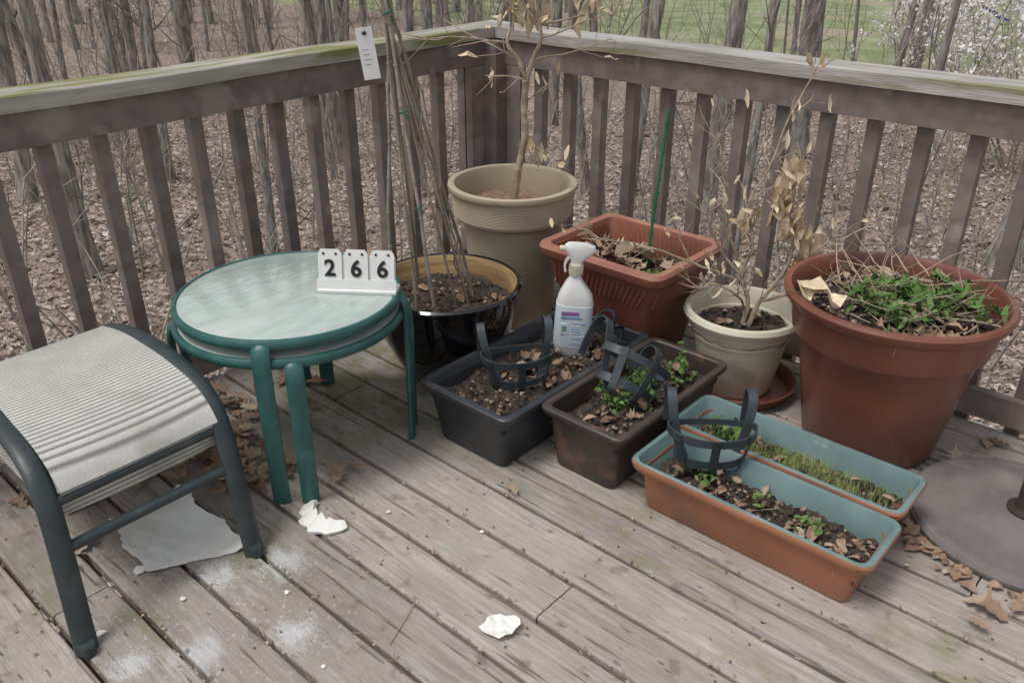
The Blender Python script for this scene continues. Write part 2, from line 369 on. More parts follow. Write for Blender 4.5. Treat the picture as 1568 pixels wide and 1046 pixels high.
mb.box(-2.553,-2.518,2.575,2.653,.127,.903,0); mb.box(-2.452,-2.375,2.716,2.752,.127,.903,0)
mb.obj('railing_corner_post',[M_paint],smooth=False)

# ---------------------------------------------------------------- ottoman
mb=MB()
path=[(-1.635,0),(-1.665,.10),(-1.695,.20),(-1.73,.30),(-1.765,.365),(-1.815,.405),(-1.88,.428),(-1.98,.443),(-2.08,.448),(-2.18,.442),(-2.28,.425),(-2.34,.405),(-2.385,.365),(-2.41,.30),(-2.43,.2),(-2.45,.1),(-2.47,0)]
D=cat([(a,0,b) for a,b in path],5); oval=[(math.cos(a)*.013 ,math.sin(a)*.026) for a in [2*math.pi*i/14 for i in range(14)]]
oval2=[(math.cos(a)*.024,math.sin(a)*.015) for a in [2*math.pi*i/12 for i in range(12)]]
for y,sp in ((.445,-.05),(.865,-.035)):
    mb.tube([Vector((p.x,y+sp*(1-p.z/.44),p.z)) for p in D],1,0,up=(0,1,0),sect=oval)
for (x,z) in ((-1.750,.328),(-1.712,.228),(-2.40,.31),(-2.425,.22)):
    mb.tube([(x,.44-.03*(1-z/.4),z),(x,.65,z),(x,.860,z)],1,0,up=(0,0,1),sect=[(a*.6,b*.9) for a,b in oval2])
for y in (.395,.830):
    for x in (-1.635,-2.47): mb.tube([(x,y,0),(x,y,.03)],1,0,sect=[(a*1.2,b*1.2) for a,b in oval2],up=(0,1,0))
def sheet(pts,y0,y1,mi,sag=.0,ny=12):
    vs=[];fs=[]
    for i,p in enumerate(pts):
        for j in range(ny+1):
            t=j/ny; s=sag*math.sin(math.pi*t); vs.append((p.x,y0+(y1-y0)*t,p.z-s))
    n=len(pts)
    for i in range(n-1):
        for j in range(ny): a=i*(ny+1)+j; fs.append((a,a+1,a+ny+2,a+ny+1))
    mb.add(vs,fs,mi)
top=[p+Vector((0,0,.008)) for p in D if p.z>.335]
top=[Vector((-1.745,0,.336))]+[Vector((p.x+(.010 if p.x>-2.08 else -.010),0,p.z)) for p in top]+[Vector((-2.40,0,.305))]
sheet(top,.462,.849,1,.003)
low=[Vector((-1.764,0,.325)),Vector((-1.762,0,.30)),Vector((-1.766,0,.275)),Vector((-1.79,0,.258)),Vector((-1.9,0,.252)),Vector((-2.1,0,.257)),Vector((-2.3,0,.27)),Vector((-2.39,0,.31))]
sheet(low,.462,.849,1,.008)
mb.obj('patio_ottoman',[M_frame,M_fab])

# ---------------------------------------------------------------- stacked side tables
tc0=Vector((-1.982,1.252,0))
def side_table(name,ztop,a0,Rr):
    mb=MB()
    circ=[tc0+Vector((Rr*math.cos(t),Rr*math.sin(t),ztop-.012)) for t in [2*math.pi*i/72 for i in range(72)]]
    mb.tube(circ,1,0,up=(0,0,1),closed=True,sect=[(math.cos(q)*.011,math.sin(q)*.0155) for q in [2*math.pi*i/10 for i in range(10)]])
    for kq in range(4):
        a=a0+kq*math.pi/2; d=Vector((math.cos(a),math.sin(a),0)); tn=Vector((-d.y,d.x,0))
        pr=[(Rr-.02,ztop-.012),(Rr+.002,ztop-.014),(Rr+.015,ztop-.025),(Rr+.021,ztop-.05),(Rr+.023,ztop-.1),(Rr+.02,.2),(Rr+.016,.0)]
        pts=[tc0+d*r+Vector((0,0,z)) for r,z in pr]
        mb.tube(pts,1,0,up=[tn]*7,sect=[(math.cos(q)*.011,math.sin(q)*.025) for q in [2*math.pi*i/14 for i in range(14)]])
    mb.lathe([(0.001,ztop-.004),(Rr-.009,ztop-.004),(Rr-.006,ztop-.001),(Rr-.012,ztop+.002),(.001,ztop+.002)],tc0,1,n=64)
    mb.obj(name,[M_teal,M_glass])
side_table('glass_top_side_table',.50,math.radians(-48.3),.315)
side_table('glass_top_side_table',.448,math.radians(-34.5),.322)

par=empty('number_placard',(-1.822,1.375,.5035)); par.rotation_euler=(0,0,math.radians(37))
mb=MB(); T=Matrix.Rotation(math.radians(-12),4,'X')
mb.box(-.115,.115,-.012,.05,0,.010,0,ch=.002)
for i in (-1,0,1):
    x=i*.076
    o=[(-.034,.008),(.034,.008),(.034,.112),(.026,.124),(-.026,.124),(-.034,.112)]
    vs=[T@Vector((x+a,-.004,b)) for a,b in o]+[T@Vector((x+a,.0,b)) for a,b in o]
    mb.add(vs,[(0,1,2,3,4,5),(11,10,9,8,7,6)]+[(j,j+6,(j+1)%6+6,(j+1)%6) for j in range(6)],0)
    for s_ in (-.018,.018):
        mb.add([T@Vector((x+s_+.004*math.cos(q*.785),-.0055,.111+.004*math.sin(q*.785))) for q in range(8)],[tuple(range(8))],1)
mb.box(-.116,.116,-.0035,-.0005,.0,.03,0,T@Matrix.Translation((0,-.003,.008)))
mb.box(-.112,.112,.002,.006,.004,.105,0,T)
mb.obj('placard_body',[M_white,M_black],smooth=False,parent=par)
for i,ch in ((-1,'2'),(0,'6'),(1,'6')):
    cu=bpy.data.curves.new('digit',type='FONT'); cu.body=ch; cu.size=.066; cu.align_x='CENTER'; cu.extrude=.0006; cu.offset=.0016
    to=bpy.data.objects.new('tmp',cu); sc.collection.objects.link(to); bpy.context.view_layer.update()
    me=bpy.data.meshes.new_from_object(to.evaluated_get(bpy.context.evaluated_depsgraph_get())); bpy.data.objects.remove(to)
    me.materials.clear(); me.materials.append(M_black)
    o=bpy.data.objects.new('digit',me); sc.collection.objects.link(o); o.parent=par
    o.matrix_local=T@Matrix.Translation((i*.076,-.0062,.048))@Matrix.Rotation(math.radians(90),4,'X')

# ---------------------------------------------------------------- black glazed pot with canes
pc=(-1.946,1.84,0)
mb=MB()
mb.lathe([(.0,.02),(.13,.02),(.15,.03),(.19,.10),(.225,.18),(.243,.26),(.248,.325),(.262,.337),(.264,.35),(.256,.357),(.246,.353)],pc,0)
mb.lathe([(.246,.353),(.242,.347),(.241,.340),(.238,.335),(.237,.327),(.234,.322),(.233,.313),(.229,.306),(.228,.28),(.22,.24)],pc,1)
for a in range(4):
    q=a*1.57+.3; mb.tube([(pc[0]+.11*math.cos(q),pc[1]+.11*math.sin(q),.0),(pc[0]+.11*math.cos(q),pc[1]+.11*math.sin(q),.035)],.028,0,n=10)
soil_disc(mb,pc,.229,.285,.018,2)
def inpot(pc,R,z,dz=.0): 
    def f():
        a=U(0,6.28); r=R*math.sqrt(U(0,1)); return (pc[0]+r*math.cos(a),pc[1]+r*math.sin(a),z+U(0,dz))
    return f
crumbs(mb,inpot(pc,.21,.29),160,2); crumbs(mb,inpot(pc,.21,.295),35,3)
for i in range(9):
    mb.leaf(inpot(pc,.2,.297)(),U(.025,.05),3,'small')
mb.obj('black_glazed_pot',[M_glaze,M_gold,M_soil,M_dry])
mb=MB(); ap=Vector((-2.00,1.70,1.25))
for i,(x,y,mi,r) in enumerate([(-1.917,1.767,1,.0055),(-1.865,1.88,0,.005),(-1.93,1.97,0,.005),(-2.09,1.71,1,.0055),(-2.10,1.86,0,.005),(-1.98,1.74,1,.0045),(-1.90,1.93,1,.004),(-1.88,1.83,0,.004)]):
    b=Vector((x,y,.25)); a=ap+Vector((U(-.015,.015),U(-.015,.015),0)); d=(a-b)
    pts=[b+d*(t/10)*1.18+Vector((U(-.003,.003),U(-.003,.003),0)) for t in range(11)]
    mb.tube(pts,[r*(1.15-.03*t) for t in range(11)],mi,n=8)
    for t in range(1,10): mb.tube([pts[t]-d*.003,pts[t]+d*.003],r*1.35,mi,n=8)
for z in (.62,.92,1.2):
    f=(z-.25)/1.0; 
    c=Vector((-1.917,1.767,.25)).lerp(ap,f); mb.tube([c+Vector((.014*math.cos(t*.8),.014*math.sin(t*.8),.003*t)) for t in range(10)],.0025,2,n=5)
b=Vector((-1.89,1.90,.28)); pts=[]
for t in range(40):
    f=t/39; c=b.lerp(ap,f*.95); pts.append(c+Vector((.018*math.cos(t*.7),.018*math.sin(t*.7),0)))
mb.tube(pts,.0026,3,n=5)
for t in range(3,38,3):
    if rnd.random()<.7: mb.leaf(pts[t],U(.02,.04),4,'long',rot=Euler((U(-1,1),U(.5,1.6),U(0,6))))
mb.obj('bamboo_cane_teepee',[M_bamboo,M_bamg,M_greenst,M_twig2,M_dry])
mb=MB(); tp=C(-.425,2.56,1.185)
T=Matrix.Translation(tp)@Matrix.Rotation(math.radians(50),4,'Z')@Matrix.Rotation(math.radians(-7),4,'Y')
mb.box(-.024,.024,-.0008,.0008,-.145,0.0,0,T)
for i in range(4): mb.box(-.014,.014*U(-.2,.8),-.0014,-.0011,-.06-.014*i,-.062-.014*i,1,T)
mb.tube([T@Vector((q*.006,-.0014,-.016)) for q in (-1,1)],.005,2,n=8)
mb.tube([T@Vector((0,0,-.01)),T@Vector((.02,0,.03)),Vector((ap.x,ap.y,1.24))],.0012,1,n=4)
mb.obj('plant_tag',[M_white,M_bamg,M_black],smooth=False)

# ---------------------------------------------------------------- tall tan planter
pc=(-2.10,2.36,0); mb=MB()
prof=[(0,.0),(.155,.0),(.16,.01),(.185,.36),(.19,.41),(.20,.42),(.222,.43),(.226,.44)]
z=.44
for i in range(16):
    prof+=[(.2265+.0004*i,z),(.2285+.0004*i,z+.003)]; z+=.0058
prof+=[(.236,.533),(.245,.536),(.249,.545),(.247,.556),(.238,.56),(.224,.557),(.220,.545),(.214,.44)]
mb.lathe(prof,pc,0,n=72)
soil_disc(mb,pc,.216,.455,.012,1)
mb.obj('tall_round_planter',[M_beige,mat('pale_potting_mix',(.27,.18,.125),(.16,.105,.075),scale=40,rough=.95,bump=.8)])
mb=MB(); b0=Vector((pc[0],pc[1],.47))
def PR(b,r,f,z): return Vector((b.x,b.y,0))+R2*r+F2*f+Vector((0,0,z))
stem=[PR(b0,0,0,.44),PR(b0,.02,0,.6),PR(b0,.045,0,.72),PR(b0,.04,.01,.85),PR(b0,.05,0,.93)]
def dleaf(p):
    if rnd.random()<.5: mb.leaf(p,U(.04,.08),1,'long',wide=1.1,rot=Euler((U(-1,1),U(-.3,1.6),U(0,6))))
def chain(pts,r0,r1,mi=0,n=6):
    q=[p+Vector((U(-1,1),U(-1,1),U(-1,1)))*.0025 for p in cat(pts,3)]
    k=len(q); mb.tube(q,[(r0+(r1-r0)*i/(k-1))*U(.88,1.15) for i in range(k)],mi,n=n)
chain(stem,.015,.012,0,8)
chain([stem[-1],PR(b0,.02,0,1.0),PR(b0,-.02,.0,1.06),PR(b0,.0,.02,1.15),PR(b0,-.02,0,1.35)],.010,.004)
chain([stem[-1],PR(b0,.07,0,1.0),PR(b0,.10,-.02,1.08),PR(b0,.08,-.02,1.2),PR(b0,.12,0,1.4)],.010,.004)
for (s,d,l) in [((.02,0,1.0),(-1,.1,.5),.3),((-.02,0,1.06),(-1,-.2,.25),.36),((.07,0,1.0),(1,.2,.4),.3),((.10,-.02,1.08),(1,-.2,.15),.28),((.05,0,.93),(-.8,.3,.2),.16),((.04,.01,.85),(.9,0,.5),.12),((.0,.02,1.15),(-.6,0,.6),.3),((.08,-.02,1.2),(.7,0,.5),.3),((.045,0,.72),(.5,-.3,-.6),.12),((.0,0,1.1),(.3,0,1),.2),((.09,0,1.1),(-.6,0,.8),.2),((.1,0,1.12),(1,0,.3),.35)]:
    grow(mb,PR(b0,*s),R2*d[0]+F2*d[1]+Vector((0,0,d[2])),l,.0045,1,5,.25,5,5,0,.4,leafcb=dleaf)
for i in range(30): mb.leaf(PR(b0,rnd.choice([0,.0,.1,.24])+rnd.gauss(0,.03),U(-.05,.05),U(1.1,1.24)),U(.05,.11),1,'long',wide=1.3,rot=Euler((U(-1.5,1.5),U(.5,1.6),U(0,6))))
mb.leaf(PR(b0,.08,-.03,.66),.1,1,'long',rot=Euler((.3,1.2,1))); mb.leaf(PR(b0,.07,-.03,.70),.08,1,'long',rot=Euler((.8,1.3,0)))
mb.obj('bare_potted_shrub',[M_twig,M_tan])

# ---------------------------------------------------------------- square terracotta planter
mb=MB(); cx,cy=-1.555,2.375; hx,hy=.255,.222
rings=[(hx*.62,hy*.62,.03,0),(hx*.64,hy*.64,.03,.01),(hx*.78,hy*.78,.035,.28),(hx*.80,hy*.80,.035,.29),(hx*.9,hy*.9,.035,.385),(hx*.97,hy*.97,.04,.395),(hx,hy,.045,.405),(hx*1.01,hy*1.01,.045,.43),(hx*.985,hy*.985,.04,.442),(hx*.88,hy*.86,.03,.44),(hx*.86,hy*.84,.03,.43),(hx*.78,hy*.76,.03,.33)]
mb.rloft(rings[:8],(cx,cy,0),0); mb.rloft(rings[7:10],(cx,cy,0),1,cap=False); mb.rloft(rings[9:],(cx,cy,0),0,cap=False)
for side in range(4):
    for i in range(19):
        t=-.84+1.66*i/18
        for (s0,z0,s1,z1,rad) in ((.805,.30,.90,.38,.0055),(.785,.35,.855,.425,.0055)):
            def pt(t,s,z):
                if side==0: return (cx+t*hx*s,cy-hy*s,z)
                if side==1: return (cx+hx*s,cy+t*hy*s,z)
                if side==2: return (cx-t*hx*s,cy+hy*s,z)
                return (cx-hx*s,cy-t*hy*s,z)
            mb.tube([pt(t-.06,s0,z0),pt(t+.0,(s0+s1)/2,(z0+z1)/2),pt(t+.06,s1,z1)],rad,0,n=6)
soil_rect(mb,cx-hx*.79,cx+hx*.79,cy-hy*.77,cy+hy*.77,.35,.03,2)
fsq=lambda:(cx+U(-.18,.18),cy+U(-.15,.15),.36)
crumbs(mb,fsq,200,2)
for i in range(80):
    mb.leaf((cx+rnd.gauss(-.02,.09),cy+rnd.gauss(.0,.06),.365+U(0,.035)),U(.04,.09),3,rnd.choice(['oak','small']))
for i in range(90): mb.leaf((cx+.14+rnd.gauss(0,.025),cy-.08+rnd.gauss(0,.03),.365+U(0,.025)),U(.012,.022),4,'small')
mb.obj('square_terracotta_planter',[M_terra,M_terra2,M_soil,M_dry,M_green])
mb=MB(); mb.tube([(-1.496,2.39,.34),(-1.503,2.43,.62),(-1.508,2.474,.89)],.0055,0,n=8)
for i in range(12): 
    p=Vector((-1.496,2.39,.34)).lerp(Vector((-1.508,2.474,.89)),i/12); mb.tube([p,p+Vector((0,0,.006))],.0075,0,n=8)
mb.obj('green_plant_stake',[M_greenst])

# ---------------------------------------------------------------- black window boxes
def winbox(cx,cy,hx,hy,h,rot,taper=.80):
    mb=MB(); r=.03
    rings=[(hx*taper-.02,hy*.88,r*.7,0),(hx*taper-.012,hy*.885,r*.7,.008),(hx*.9-.01,hy*.95,r,h-.03),(hx*.91-.004,hy*.955,r,h-.028),(hx-.004,hy-.004,r,h-.022),(hx,hy,r,h-.014),(hx,hy,r,h-.004),(hx-.004,hy-.004,r,h),(hx-.020,hy-.020,r*.7,h),(hx-.024,hy-.024,r*.7,h-.004),(hx*.86-.01,hy*.92,r*.7,h-.10)]
    mb.rloft(rings,(cx,cy,0),0,rot)
    soil_rect(mb,cx-hx*.87+.008,cx+hx*.87-.008,cy-hy*.93,cy+hy*.93,h-.062,.026,1,20,44)
    crumbs(mb,lambda:(cx+U(-hx,hx)*.75,cy+U(-hy,hy)*.88,h-.058),260,1)
    return mb
def clutter(mb,x0,x1,y0,y1,z,nl,mi,s=(.03,.08)):
    for i in range(nl): mb.leaf((U(x0,x1),U(y0,y1),z+U(0,.02)),U(*s)*.85,mi,rnd.choice(['oak','small','small']))
mb=winbox(-1.535,1.86,.185,.37,.205,0)
clutter(mb,-1.63,-1.44,1.75,2.1,.152,26,2); clutter(mb,-1.65,-1.42,1.55,2.2,.15,12,2)
crumbs(mb,lambda:(U(-1.65,-1.42),U(1.55,2.2),.152),110,2,(.003,.01))
for i in range(16):
    grow(mb,(U(-1.6,-1.44),U(1.75,2.2),.145),(U(-.5,.5),U(-.5,.5),U(.3,1)),U(.06,.14),.0016,1,4,.3,4,3,3)
mb.obj('black_window_box_planter',[M_boxblk,M_soil,M_dry,M_twig2])
mb=winbox(-1.20,1.925,.148,.30,.205,0)
clutter(mb,-1.28,-1.12,1.68,2.18,.152,22,2)
crumbs(mb,lambda:(U(-1.29,-1.11),U(1.66,2.18),.152),90,2,(.003,.01))
for i in range(26):
    q=Vector((-1.2+U(-.08,.08),2.0+U(-.22,.15),.145)); h_=U(.03,.11); dx,dy=U(-.03,.03),U(-.03,.03)
    mb.tube([q,q+Vector((dx*.5,dy*.5,h_*.6)),q+Vector((dx,dy,h_))],.0014,3,n=4)
    for j in range(7): mb.leaf(q+Vector((dx*(.3+.1*j),dy*(.3+.1*j),h_*(.3+.1*j)))+Vector((U(-.015,.015),U(-.015,.015),0)),U(.012,.028),3,'small',wide=1.2,rot=Euler((U(-.6,.6),U(-.6,.6),U(0,6))))
mb.obj('brown_window_box_planter',[M_boxbrn,M_soil,M_dry,M_green])

def bracket(name,loc,yaw,tilt=(0,0),s=1.0):
    mb=MB(); sec=[(-.0018,-.011),(.0018,-.011),(.0018,.011),(-.0018,.011)]
    def arc(rx,ry,z,a0,a1,n=22): return [Vector((rx*math.cos(a0+(a1-a0)*i/n),ry*math.sin(a0+(a1-a0)*i/n),z)) for i in range(n+1)]
    mb.tube(arc(.092,.065,-.005,-3.3,.16),1,0,up=(0,0,1),sect=sec)
    mb.tube(arc(.114,.082,.070,-3.3,.16),1,0,up=(0,0,1),sect=sec)
    mb.tube(cat([(-.112,.012,.070),(-.06,.03,.068),(0,.036,.066),(.06,.03,.068),(.112,.012,.070)]),.8,0,up=(0,0,1),sect=sec)
    for a in (-2.5,-1.57,-.6):
        c,s_=math.cos(a),math.sin(a)
        pts=cat([(.02*c,.015*s_,-.04),(.08*c,.055*s_,-.035),(.096*c,.069*s_,.0),(.118*c,.086*s_,.083)])
        mb.tube(pts,1.0,0,up=Vector((-s_,c,0)),sect=sec)
    for sx in (-1,1):
        pts=cat([(sx*.06,-.01,-.035),(sx*.085,.01,.03),(sx*.098,.02,.09),(sx*.104,.035,.132),(sx*.104,.06,.148),(sx*.104,.085,.136),(sx*.104,.097,.10),(sx*.104,.098,.03)])
        mb.tube(pts,1.1,0,up=(1,0,0),sect=sec)
    o=mb.obj(name,[M_strap],smooth=True,angle=30); o.location=loc; o.rotation_euler=(tilt[0],tilt[1],yaw); o.scale=(s,s,s); return o
bracket('plastic_planter_bracket',(-1.54,1.76,.185),math.radians(50),(.05,-.05),1.02)
bracket('plastic_planter_bracket',(-1.215,1.87,.215),math.radians(65),(-.3,.65),1.1)
bracket('plastic_planter_bracket',(-.89,1.82,.155),math.radians(38),(.0,.0),1.05)
bracket('plastic_planter_bracket',(-1.45,2.14,.165),math.radians(100),(.5,.3),.8)

# ---------------------------------------------------------------- spray bottle
mb=MB(); 
def oval_loft(rings,mi,n=32,e=.6):
    vs=[];fs=[]
    for (rx,ry,z,ox) in rings:
        for j in range(n):
            a=2*math.pi*j/n; c,s_=math.cos(a),math.sin(a)
            vs.append((ox+rx*abs(c)**e*(1 if c>0 else -1),ry*abs(s_)**e*(1 if s_>0 else -1),z))
    for i in range(len(rings)-1):
        for j in range(n): fs.append((i*n+j,i*n+(j+1)%n,(i+1)*n+(j+1)%n,(i+1)*n+j))
    fs.append(tuple(range(n-1,-1,-1))); fs.append(tuple(range((len(rings)-1)*n,len(rings)*n)))
    mb.add(vs,fs,mi)
oval_loft([(.05,.032,0,0),(.055,.036,.01,0),(.056,.037,.12,0),(.055,.036,.165,0),(.051,.035,.19,.0),(.038,.030,.212,-.003),(.024,.022,.235,-.006),(.016,.015,.25,-.006),(.015,.015,.262,-.006)],0)
oval_loft([(.0565,.0375,.03,0),(.0570,.0380,.033,0),(.0572,.0382,.12,0),(.0562,.0374,.165,0)],1)
yl=-.0388
mb.box(-.038,.014,yl,yl+.003,.138,.150,4); mb.box(-.038,.024,yl-.0002,yl+.003,.128,.133,5)
mb.box(-.038,-.014,yl,yl+.003,.078,.112,6); mb.box(-.033,-.020,yl-.0006,yl+.003,.086,.104,3)
for i in range(9):
    w_=U(.02,.045); mb.box(-.005,-.005+w_,yl,yl+.003,.112-.0085*i,.1138-.0085*i,rnd.choice([5,2,5,5]))
oval_loft([(.02,.02,.255,-.006),(.021,.021,.26,-.006),(.02,.02,.288,-.006)],2,e=1)
for i in range(16):
    a=i*.393; mb.box(-.0015,.0015,-.0015,.0015,.262,.286,2,Matrix.Translation((-.006+.0205*math.cos(a),.0205*math.sin(a),0)))
oval_loft([(.016,.013,.286,-.006),(.02,.015,.30,-.004),(.030,.016,.312,.0),(.046,.016,.33,.004),(.044,.014,.343,.0),(.030,.010,.350,-.006)],0)
mb.tube([(-.038,0,.333),(-.058,0,.332)],.008,2,n=8)
mb.tube(cat([(-.02,0,.315),(-.034,0,.30),(-.04,0,.28),(-.036,0,.262)]),1,0,up=(0,1,0),sect=[(-.003,-.008),(.003,-.008),(.003,.008),(-.003,.008)])
o=mb.obj('spray_bottle',[M_white,M_label,M_beige2,M_grn2,M_pink,M_blue,M_label]); o.location=(-1.555,2.045,.14); o.rotation_euler=(.02,.05,math.radians(38)); o.scale=(1.1,1.1,1.13)

# ---------------------------------------------------------------- long troughs
def trough(cx,cy,hx,hy,h):
    mb=MB(); r=.035
    out=[(hx-.05,hy-.04,.02,0),(hx-.045,hy-.035,.022,.006),(hx-.03,hy-.022,.025,h-.035),(hx-.012,hy-.010,r,h-.032),(hx-.004,hy-.002,r,h-.022),(hx,hy,r,h-.006),(hx-.003,hy-.003,r,h)]
    inn=[(hx-.003,hy-.003,r,h),(hx-.016,hy-.014,r*.8,h+.001),(hx-.019,hy-.017,r*.7,h-.004),(hx-.045,hy-.034,.02,h-.09)]
    mb.rloft(out,(cx,cy,0),0); mb.rloft(inn,(cx,cy,0),1,cap=False)
    soil_rect(mb,cx-hx+.038,cx+hx-.038,cy-hy+.03,cy+hy-.03,h-.07,.022,2,60,14)
    crumbs(mb,lambda:(cx+U(-hx,hx)*.86,cy+U(-hy,hy)*.68,h-.066),260,2)
    crumbs(mb,lambda:(cx+U(-hx,hx)*.86,cy+U(-hy,hy)*.68,h-.064),120,3,(.003,.01))
    return mb
h=.155
mb=trough(-.703,1.748,.333,.116,h)
clutter(mb,-.99,-.41,1.68,1.82,h-.06,26,3,(.02,.05)); clutter(mb,-.58,-.42,1.69,1.80,h-.06,16,3,(.03,.06))
for c_ in (-.93,-.86,-.58,-.55,-.70):
    for i in range(10): mb.leaf((c_+U(-.02,.02),1.75+U(-.04,.04),h-.05+U(0,.02)),U(.012,.028),4,'small')
for i in range(14): grow(mb,(U(-1,-.42),U(1.69,1.81),h-.06),(U(-1,1),U(-1,1),.3),U(.03,.08),.0012,1,3,.3,3,2,5)
mb.obj('trough_planter',[M_orange,M_tealin,M_soil,M_dry,M_green,M_twig])
mb=trough(-.72,1.978,.335,.108,h+.004)
clutter(mb,-1.0,-.42,1.92,2.03,h-.055,26,3,(.02,.05))
for i in range(2200):
    x=-.70+rnd.gauss(0,.14); y=1.978+U(-.06,.06)
    if abs(x+.72)>.28: continue
    dx,dy=U(-.025,.025),U(-.025,.025); z0=h-.07; w=.0012; l=U(.015,.05)
    mb.add([(x-w,y,z0),(x+w,y,z0),(x+dx+w*.3,y+dy,z0+l)],[(0,1,2)],4)
for i in range(26): mb.leaf((-.92+U(-.04,.04),1.97+U(-.04,.04),h-.045+U(0,.05)),U(.03,.07),5,'long',rot=Euler((U(-1,1),U(-1.3,-.4),U(0,6))))
mb.obj('trough_planter',[M_orange,M_tealin,M_soil,M_dry,M_grass,M_green])

# ---------------------------------------------------------------- cream pot + saucer
pc=(-1.135,2.44,0); mb=MB()
mb.lathe([(0,.012),(.12,.012),(.125,.02),(.157,.215),(.16,.235),(.176,.24),(.184,.262),(.193,.27),(.198,.284),(.192,.297),(.178,.299),(.172,.29),(.164,.21)],pc,0)
soil_disc(mb,pc,.169,.228,.015,1); crumbs(mb,inpot(pc,.15,.232),90,1)
for i in range(12): mb.leaf(inpot(pc,.14,.24)(),U(.02,.05),2,'small')
mb.obj('cream_plastic_pot',[M_beige2,M_soil,M_dry])
mb=MB(); mb.lathe([(0,.0),(.155,.0),(.17,.01),(.186,.045),(.192,.05),(.188,.054),(.18,.047),(.165,.011),(0,.009)],(pc[0]+.02,pc[1]-.01,0),0); mb.obj('terracotta_saucer',[M_terra3])
mb=MB(); b0=Vector((pc[0],pc[1],0))
def dl2(p):
    if rnd.random()<.3: mb.leaf(p,U(.03,.06),1,'long',wide=1.2,rot=Euler((U(-1.5,1.5),U(-1.5,1.5),U(0,6))))
S=[[(0,0,.22),(.01,0,.33),(-.02,.01,.41),(.0,0,.5),(-.01,0,.58),(-.03,0,.66),(.02,0,.78),(.06,0,.93),(.11,0,1.05)],
   [(-.03,0,.45),(-.09,0,.58),(-.10,0,.7),(-.14,0,.85)],
   [(.02,0,.22),(.05,0,.32),(.10,0,.40),(.13,0,.48),(.12,0,.60),(.11,0,.75)],
   [(-.01,.02,.38),(-.09,0,.42),(-.2,-.02,.47),(-.33,-.03,.52),(-.5,-.05,.56)],
   [(.10,0,.40),(.18,0,.47),(.27,0,.53),(.36,.0,.58)],
   [(.05,0,.32),(.12,-.03,.36),(.19,-.04,.37),(.24,-.05,.33)],
   [(-.02,0,.41),(-.10,.02,.5),(-.16,.0,.62)],[(.0,0,.3),(-.04,-.04,.36),(-.12,-.06,.41),(-.17,-.07,.40)]]
for s_ in S:
    pts=[PR(b0,*q) for q in s_]; chain(pts,.0085 if s_[0][2]<.3 else .005,.002)
    for q,q2 in zip(pts[1:],pts[2:]+[pts[-1]+(pts[-1]-pts[-2])]):
        for _ in range(3):
            d=(q2-q).normalized()+Vector((U(-1,1),U(-1,1),U(-.4,.8))); grow(mb,q,d,U(.05,.14),.0022,1,4,.3,4,2,0,.5,leafcb=dl2)
for (r_,z_,n,sz) in ((.09,.72,18,.10),(.06,.66,14,.09),(.17,.5,14,.09),(.20,.42,14,.10),(-.03,.58,10,.07),(.12,.57,14,.09),(.10,.64,12,.09),(.16,.46,8,.10)):
    for i in range(n): mb.leaf(PR(b0,r_+rnd.gauss(0,.018),U(-.02,.02),z_+rnd.gauss(0,.03)),U(.5,1.1)*sz,1,'long',wide=U(.9,1.7),rot=Euler((U(-1.5,1.5),U(.6,1.9),U(0,6))))
mb.obj('dried_potted_plant',[M_twig,M_tan])

# ---------------------------------------------------------------- big terracotta pot
pc=(-.665,2.43,0); mb=MB()
mb.lathe([(0,.0),(.185,.0),(.195,.01),(.235,.24),(.25,.345),(.262,.36),(.275,.366),(.282,.40),(.289,.455),(.308,.468),(.316,.482),(.318,.493),(.312,.502),(.297,.502),(.289,.49),(.281,.41)],pc,0,n=80)
soil_disc(mb,pc,.284,.43,.025,1,mound=.015); crumbs(mb,inpot(pc,.26,.44,.01),350,1)
crumbs(mb,inpot(pc,.26,.45,.01),150,2,(.004,.012))
for i in range(85):
    x,y,z=inpot(pc,.26,.45,.03)(); mb.leaf((x,y,z),U(.03,.075),2,rnd.choice(['oak','small','small']))
for i in range(62):
    b=Vector(inpot(pc,.2,.45,.05)())
    grow(mb,b,(U(-1,1),U(-1,1),U(-.05,.3)),U(.07,.22),U(.0015,.0035),1,5,.25,4,2,4)
for i in range(9):
    b=Vector(inpot(pc,.2,.46,.03)()); a=U(0,6.28); grow(mb,b,(math.cos(a),math.sin(a),.25),U(.25,.34),.003,1,6,.12,5,2,4,up=.0)
for cl in range(19):
    a=U(0,6.28); r=.17*math.sqrt(U(0,1)); q=Vector((pc[0],pc[1],0))+R2*(.07+r*1.15*math.cos(a))+F2*(-.08+r*.85*math.sin(a))
    for i in range(15): mb.leaf((q.x+rnd.gauss(0,.022),q.y+rnd.gauss(0,.022),.475+U(0,.05)),U(.035,.075),3,'long',wide=1.1,rot=Euler((U(-.8,.8),U(-1.2,-.1),U(0,6.28))))
for (r_,f_) in ((-.26,-.05),(-.28,-.02),(-.24,-.12)): mb.leaf(PR(Vector(pc),r_,f_,.52),.10,5,'long',wide=2)
mb.obj('large_terracotta_pot',[M_terra3,M_soil,M_dry,M_green,M_twig,M_tan])

